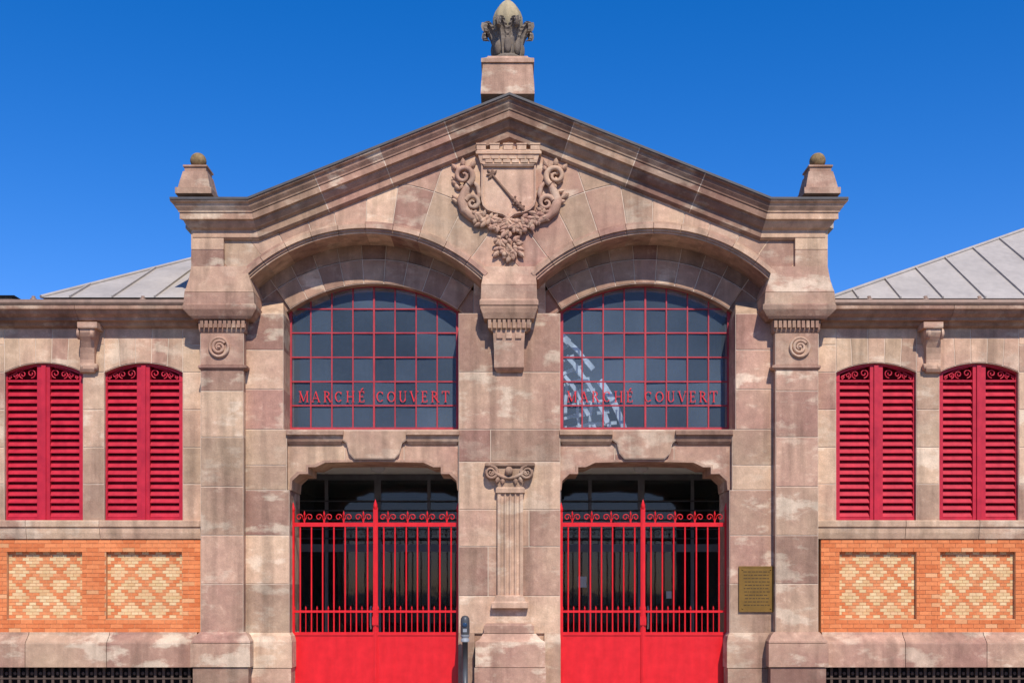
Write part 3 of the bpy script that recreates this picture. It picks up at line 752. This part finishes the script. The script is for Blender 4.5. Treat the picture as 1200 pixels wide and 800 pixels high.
    while p < a1:
        q = min(p+random.choice((112, 120, 96)), a1); t = tn(.38, .45, .8, .2)
        mb.xprof(X(p)+.005, X(q)-.005, [(YW+.3, Z(740.2, YW)), (YW-.01, Z(740.2, YW)), (YW-.02, Z(743, YW)), (YW-.14, Z(752, .15)), (YW-.15, Z(754, .15)), (YW-.15, Z(781, .15)), (YW+.3, Z(781, .15))], t); p = q
    mb.box(X(a0), X(a1), YW-.15, YW+.3, 0, .10, (.3, .3, .4)); mb.build('wing_plinth', SM, hall)
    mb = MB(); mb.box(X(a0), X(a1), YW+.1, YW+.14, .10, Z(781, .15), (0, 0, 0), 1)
    x = X(a0); zg = Z(781, .15)
    while x < X(a1):
        mb.box(x, x+.04, YW-.02, YW+.01, .10, zg, (.1, .3, .2)); mb.ball((x+.09, YW, .33), .03, (1, .4, 1), 0, 8, (.1, .3, .2)); x += .135
    mb.box(X(a0), X(a1), YW-.026, YW-.021, .24, .265, (.1, .3, .2)); mb.build('basement_grille', ['grille', 'dark'], hall)
    mb = MB(); ee = (e0, 228) if side < 0 else (966, e1); zt = Z(357, -.1)
    pf = [(-YW+.34, 0), (-YW+.34, .06), (-YW+.30, .075), (-YW+.27, .12), (-YW+.2, .16), (-YW+.19, .20), (-YW+.10, .21), (-YW+.08, .26), (-YW+.0, .29)]
    p = ee[0]
    while p < ee[1]:
        q = min(p+random.choice((130, 150, 110)), ee[1])
        mb.xprof(X(p)+.003, X(q)-.003, [(-o, zt-d) for o, d in pf]+[(YW+.3, zt-.29), (YW+.3, zt)], tn(.45, .35, .1, .12)); p = q
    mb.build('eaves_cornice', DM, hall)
    mb = MB(); zt2 = zt+.004
    mb.xprof(X(ee[0]), X(ee[1]), [(-.10, zt2), (-.115, zt2+.03), (-.10, zt2+.075), (-.085, zt2+.085), (-.07, zt2+.075), (.3, zt2+.07), (.3, zt2)]); mb.build('gutter', 'gutter', hall)
    for px in ((40, 168) if side < 0 else (1018, 1084, 1147)):
        mb = MB(); x = X(px, 0); mb.lathe(x, -.02, [(zt2+.06, .045), (zt2+.11, .05), (zt2+.12, .03), (zt2+.15, .028), (zt2+.155, .002)], 12); mb.build('gutter_bracket', 'gutter', hall)
    # scrolled console under the eaves: an S profile with rolled ends
    c = cons[side]; mb = MB(); tc = tn(.5, .5, .5, .1)
    S_ = [(437, .03), (435.5, .07), (432, .095), (428, .095), (424.5, .075), (421, .07), (414, .085), (407, .115), (400, .165), (394, .215), (389, .245), (385, .25), (384, .25)]
    mb.rows([(p_, c-8.5, c+8.5, YW-o_) for p_, o_ in S_], YW+.05, tc)
    mb.rows([(384, c-11.5, c+11.5, YW-.28), (382, c-11.5, c+11.5, YW-.285), (377, c-11.5, c+11.5, YW-.28)], YW+.05, tc)
    for s_ in (-1, 1):
        xs = X(c+s_*8.8, YW-.15)
        for (zc, yc, rr) in ((Z(391, YW-.2), YW-.18, .085), (Z(430, YW-.05), YW-.05, .055)):
            mb.loft([[(xs+q*s_, yc+rr*f*math.cos(2*math.pi*i/16), zc+rr*f*math.sin(2*math.pi*i/16)) for i in range(16)] for q, f in ((-.03, 1), (.008, 1), (.016, .7), (.018, .1))], tc, 0, True, True)
    mb.build('console', 'relief', hall)
    for a, b in ws:
        xc, hw = (a+b)/2, (b-a)/2; r = (hw*hw+121)/22; yf = YW+.07
        ang = math.degrees(math.asin(hw/r)); mb = MB()
        mb.pprism(sector(xc, 425+r, r-3.8, r+1, -ang-.3, ang+.3, 16), yf, yf+.08)
        for q in ((a-1, a+4), (b-4, b+1)): mb.pbox(q[0], q[1], 436.5, 611, yf+.002, yf+.08)
        mb.pbox(xc-7.5, xc+7.5, 428, 611, yf-.012, yf+.08); mb.pbox(xc-2.5, xc+2.5, 428, 609, yf-.035, yf)
        mb.pbox(a, b, 606, 612, yf-.003, yf+.08); mb.pbox(a, b, 445, 447.5, yf-.004, yf+.08)
        sw = mb.build('shuttered_window', 'shutter_red', hall)
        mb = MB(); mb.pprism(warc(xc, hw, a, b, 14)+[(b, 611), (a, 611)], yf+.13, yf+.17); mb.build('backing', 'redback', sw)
        for (p, q) in ((a+4, xc-7.5), (xc+7.5, b-4)):
            mb = MB(); nS = 19; z0, z1 = Z(606, yf), Z(447.5, yf); ph = (z1-z0)/nS
            for k in range(nS):
                z = z0+k*ph+random.uniform(-.002, .002)
                mb.xprof(X(p, yf)-.005, X(q, yf)+.005, [(yf+.008, z), (yf+.004, z+.012), (yf+.066, z+ph*.86), (yf+.076, z+ph*.79)])
            mb.build('louvre', 'shutter_red', sw)
            mb = MB(); m = 1 if p < xc else -1; yy = yf+.03
            def sc(cx, cy, r0, a0, dr, tw=1.35):
                mb.tube([(X(cx+r0*(1-i/22*.8)*math.cos(R(a0)+dr*tw*2*math.pi*i/22), yy), yy, Z(cy+r0*(1-i/22*.8)*math.sin(R(a0)+dr*tw*2*math.pi*i/22), yy)) for i in range(23)], .011, 6)
            mid = (p+q)/2
            sc(mid+m*10.5, 437.5, 5.4, 90, -m); sc(mid+m*.5, 438.8, 4.6, 90, m); sc(mid-m*8, 440, 3.6, 90, -m); sc(mid-m*14, 442, 2.2, 90, m)
            mb.tube([(X(mid-m*15, yy), yy, Z(441, yy)), (X(mid-m*6, yy), yy, Z(435.5, yy)), (X(mid+m*3, yy), yy, Z(432.5, yy)), (X(mid+m*12, yy), yy, Z(430.5, yy))], .009, 6)
            mb.build('scrollwork', 'shutter_red', sw)
    # zinc roof
    mb = MB(); ye = -.05
    if side < 0:
        A = Vector((X(48, ye), ye, Z(348.5, ye))); C0 = Vector((X(330, 5), 5, Z(277, 5))); C = A+(C0-A)*((xa-.03-A.x)/(C0.x-A.x))
        B = Vector((C.x, ye, A.z))
    else:
        A = Vector((X(972, ye), ye, Z(349.5, ye))); C = Vector((X(1330, 5), 5, Z(224, 5))); B = Vector((X(1700, ye), ye, A.z))
    back1 = Vector((A.x, 10, A.z))
    mb.add([A, B, C, back1, Vector((B.x, 10, A.z))], [[0, 1, 2], [0, 2, 3], [1, 4, 2], [3, 2, 4]])
    rf = mb.build('wing_roof', 'zinc', hall)
    mb = MB(); x = A.x+.45
    while x < C.x:
        f = (x-A.x)/(C.x-A.x); y2 = ye+(C.y-ye)*f; z2 = A.z+(C.z-A.z)*f
        mb.loft([[(x-.012, ye, A.z), (x+.012, ye, A.z), (x+.012, ye-.012, A.z+.03), (x-.012, ye-.012, A.z+.03)], [(x-.012, y2, z2), (x+.012, y2, z2), (x+.012, y2-.012, z2+.03), (x-.012, y2-.012, z2+.03)]]); x += .66
    mb.tube([A+Vector((0, 0, .01)), C+Vector((0, 0, .01))], .03, 8); mb.build('standing_seam', 'zinc', rf)
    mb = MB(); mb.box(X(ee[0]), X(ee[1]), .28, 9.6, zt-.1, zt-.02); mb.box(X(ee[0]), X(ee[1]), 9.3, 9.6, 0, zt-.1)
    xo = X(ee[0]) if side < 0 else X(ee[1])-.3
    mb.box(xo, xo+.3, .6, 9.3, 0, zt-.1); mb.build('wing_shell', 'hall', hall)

# ------------------------------------------------------------------ gates
gl = {-1: 'bright red iron gate with scroll cresting in the doorway left of the fluted pilaster', 1: 'bright red iron gate with scroll cresting in the doorway next to the brass plaque'}
for side in (-1, 1):
    yg = .42; x0, x1 = (342, 538.5) if side < 0 else (656, 852.5); xm = (x0+x1)/2+(0 if side < 0 else -1)
    base = (X(xm, yg), yg, 0)
    gate = empty('entrance_gate', base, gl[side], 'gate', 'red gates of the two doorways')
    for (a, b, s_) in ((x0, xm, -1), (xm, x1, 1)):
        A, B = X(a, yg), X(b, yg); mb = MB()
        inner = B if s_ < 0 else A; outer = A if s_ < 0 else B
        def bx(p, q, za, zb, ya=-.02, yb=.02): mb.box(min(p, q), max(p, q), yg+ya, yg+yb, za, zb)
        zt, zr, zm, zp = Z(612, yg), Z(616, yg), Z(716, yg), Z(741, yg)
        bx(outer, outer-s_*.045, .06, Z(600, yg), -.026, .026); bx(inner+s_*.004, inner+s_*.036, .06, Z(594, yg), -.028, .024)
        bx(A, B, zr-.01, zt, -.018, .018); bx(A, B, zm-.018, zm+.018, -.017, .017); bx(A, B, zp-.04, zp+.012, -.022, .022); bx(A, B, .06, .14, -.022, .022)
        leaf = mb.build('gate_leaf', 'gate_red', gate, base)
        mb = MB(); mb.box(A+.03, B-.03, yg-.008, yg+.008, .08, zp-.02); mb.build('panel', 'gate_red', leaf, base)
        nb = 7
        lo, hi = min(inner+s_*.04, outer-s_*.045), max(inner+s_*.04, outer-s_*.045)
        for k in range(nb):
            x = lo+(hi-lo)*(k+.5)/nb; mb = MB()
            mb.tube([(x, yg, zp), (x, yg, zt)], .0135, 8); mb.build('bar', 'gate_red', leaf, base)
        mb = MB()
        for k in range(nb+1):
            x = lo+(hi-lo)*k/nb
            mb.tube([(x, yg, zp), (x, yg, zm+.06)], .008, 6); mb.tube([(x, yg, zm+.03), (x, yg, zm+.045), (x, yg, zm+.09)], [.01, .016, .002], 6)
        mb.build('dog_bar', 'gate_red', leaf, base)
        mb = MB()
        for k in range(4):
            xc = lo+(hi-lo)*(k+.5)/4; w = (hi-lo)/8
            for m in (-1, 1):       # open volutes springing from a spear
                pts = [(xc+m*.004, yg, zt), (xc+m*.012, yg, zt+.045), (xc+m*.03, yg, zt+.085)]
                for i in range(20):
                    r = .055*(1-i/19*.70); an = math.pi-i/19*2*math.pi*1.1
                    pts.append((xc+m*(w*.52+r*math.cos(an)), yg, zt+.085+r*math.sin(an)))
                mb.tube(pts, .0075, 6)
            mb.tube([(xc, yg, zt), (xc, yg, zt+.11), (xc, yg, zt+.135), (xc, yg, zt+.19)], [.008, .008, .018, .002], 6)
        mb.build('cresting', 'gate_red', leaf, base)
        mb = MB(); x = outer-s_*.022; zz = Z(600, yg)
        mb.tube([(x, yg, zz), (x, yg, zz+.03), (x, yg, zz+.06), (x, yg, zz+.16)], [.018, .030, .030, .003], 8); mb.build('spike', 'gate_red', leaf, base)
    mb = MB(); x = X(xm, yg); mb.box(x-.016, x+.016, yg-.045, yg-.03, .06, Z(596, yg)); mb.tube([(x, yg-.035, Z(596, yg)), (x, yg-.035, Z(592, yg)), (x, yg-.035, Z(585, yg))], [.02, .036, .003], 8)
    mb.build('meeting_bar', 'gate_red', gate, base)
    mb = MB(); mb.box(x-.05, x+.05, yg-.055, yg-.031, Z(732, yg), Z(722, yg)); mb.build('lock_case', 'gate_red', gate, base)

# ------------------------------------------------------------------ plaque, post, neighbour
yq = WP-.03
base = (X(887, yq), yq, Z(716, yq))
pl = empty('wall_plaque', base, 'engraved brass plaque screwed to the stone pier right of the entrance gates', 'plaque')
mb = MB(); mb.pbox(866, 907, 663, 716.5, yq, WP-.001); mb.build('plate', 'brass', pl, base)
mb = MB()
for q in ((866, 907, 663, 664.6), (866, 907, 715, 716.5)): mb.pbox(*q, yq-.006, yq-.0005)
for q in ((866, 867.6, 664.7, 714.9), (905.4, 907, 664.7, 714.9)): mb.pbox(*q, yq-.006, yq-.0005)
mb.build('rim', 'brass', pl, base)
mb = MB()
for k in range(11):      # engraving too fine to read in the photograph: faint broken strokes
    p = 871+random.random()*2
    while p < 900:
        q = p+random.uniform(1.5, 5); mb.pbox(p, min(q, 902), 669+k*3.9, 670.1+k*3.9, yq-.002, yq-.0004); p = q+random.uniform(.7, 1.2)
mb.build('engraving', 'brassd', pl, base)
for a, b in ((870, 667), (903, 667), (870, 712.5), (903, 712.5)):
    mb = MB(); mb.ylathe(X(a, yq), Z(b, yq), [(yq, .012), (yq-.008, .012), (yq-.012, .002)], 10); mb.build('screw', 'brass', pl, base)
yp = -.35; xp = X(545, yp); base = (xp, yp, 0)
po = empty('access_post', base, 'slim grey access control post with round head in front of the central stone plinth', 'post')
mb = MB(); mb.lathe(xp, yp, [(0, .10), (.02, .10), (.03, .055), (.03, .044), (.86, .044), (.86, .05)], 20); mb.build('pole', 'post', po, base)
mb = MB(); mb.lathe(xp, yp, [(.86, .064), (.90, .068), (.90, .056), (.93, .056), (.94, .068), (.97, .068)], 20); mb.build('collar', 'postl', po, base)
mb = MB(); mb.lathe(xp, yp, [(.97, .06), (1.0, .07), (1.18, .07), (1.22, .064), (1.25, .045), (1.262, .01)], 20); mb.build('head', 'post', po, base)
mb = MB(); mb.ylathe(xp, 1.12, [(yp-.06, .036), (yp-.076, .036), (yp-.08, .028), (yp-.08, .003)], 16); mb.build('lens', 'blue', po, base)
mb = MB(); mb.box(xp-.03, xp+.03, yp-.075, yp-.06, 1.01, 1.06); mb.build('reader_slot', 'postl', po, base)

yn = 26.0; base = (X(-40, yn), yn, 0)
nh = empty('neighbour_house', base, 'dark slate roofed house just showing over the eaves at the far left', 'house')
za = Z(349, yn); zb = Z(338, yn); xa_, xb_ = X(-260, yn), X(22, yn)
mb = MB(); mb.box(xa_+.3, xb_-.3, yn, yn+8, 0, za); mb.build('wall', 'render', nh, base)
mb = MB(); mb.add([(xa_, yn-.4, za), (xb_, yn-.4, za), (xb_-1.2, yn+4, zb), (xa_+1.2, yn+4, zb), (xa_, yn+8.4, za), (xb_, yn+8.4, za)], [[0, 1, 2, 3], [3, 2, 5, 4], [1, 5, 2], [0, 3, 4], [0, 4, 5, 1]]); mb.build('roof', 'tile', nh, base)

# ------------------------------------------------------------------ ground
def sheet(name, x0, x1, y0, y1, z, m):
    q = MB(); q.add([(x0, y0, z), (x1, y0, z), (x1, y1, z), (x0, y1, z)], [[0, 1, 2, 3]]); o = q.build(name, m)
    o['kind'] = 'structure'; o['label'] = name; o['category'] = name; return o
g = sheet('ground', -1500, 1500, -1500, 1500, -.13, 'asphalt'); g['label'] = 'dark asphalt ground reaching away from the hall'
q = MB(); q.box(-14, 14, -9, 9.9, -.125, -.001); p = q.build('pavement', 'paver'); p['kind'] = 'structure'; p['label'] = 'stone paved pavement in front of the market hall'; p['category'] = 'pavement'

# ------------------------------------------------------------------ light, sky, camera
EL, AZ = 47, 13
su = bpy.data.lights.new('sun', 'SUN'); su.energy = 4.9; su.angle = R(.5); su.color = (1, .95, .88)
so = bpy.data.objects.new('sun', su); col.objects.link(so); so.rotation_euler = (R(90-EL), 0, R(AZ)); so.location = (5, -20, 25)
w = bpy.data.worlds.new('World'); scene.world = w; w.use_nodes = True
nt = w.node_tree; bg = nt.nodes['Background']
sk = nt.nodes.new('ShaderNodeTexSky'); sk.sky_type = 'NISHITA'; sk.sun_disc = False; sk.sun_elevation = R(EL); sk.sun_rotation = R(180-AZ)
sk.air_density = 1.0; sk.dust_density = .1; sk.ozone_density = 3.0; sk.altitude = 300
hs = nt.nodes.new('ShaderNodeHueSaturation'); hs.inputs['Saturation'].default_value = 1.42; hs.inputs['Value'].default_value = 1.35
mx = nt.nodes.new('ShaderNodeMixRGB'); mx.blend_type = 'MULTIPLY'; mx.inputs[0].default_value = 1; mx.inputs[2].default_value = (1.0, .80, 1.04, 1)
nt.links.new(sk.outputs[0], hs.inputs['Color']); nt.links.new(hs.outputs[0], mx.inputs[1]); nt.links.new(mx.outputs[0], bg.inputs[0]); bg.inputs[1].default_value = .12
cam = bpy.data.cameras.new('camera'); co = bpy.data.objects.new('camera', cam); col.objects.link(co)
co.location = (0, -D, HZ); co.rotation_euler = (R(90), 0, 0)
cam.sensor_width = 36; cam.lens = 36*D/16; cam.shift_y = (691-400)/1200; cam.clip_end = 5000
scene.camera = co
scene.view_settings.view_transform = 'Standard'; scene.view_settings.look = 'None'; scene.view_settings.exposure = 0
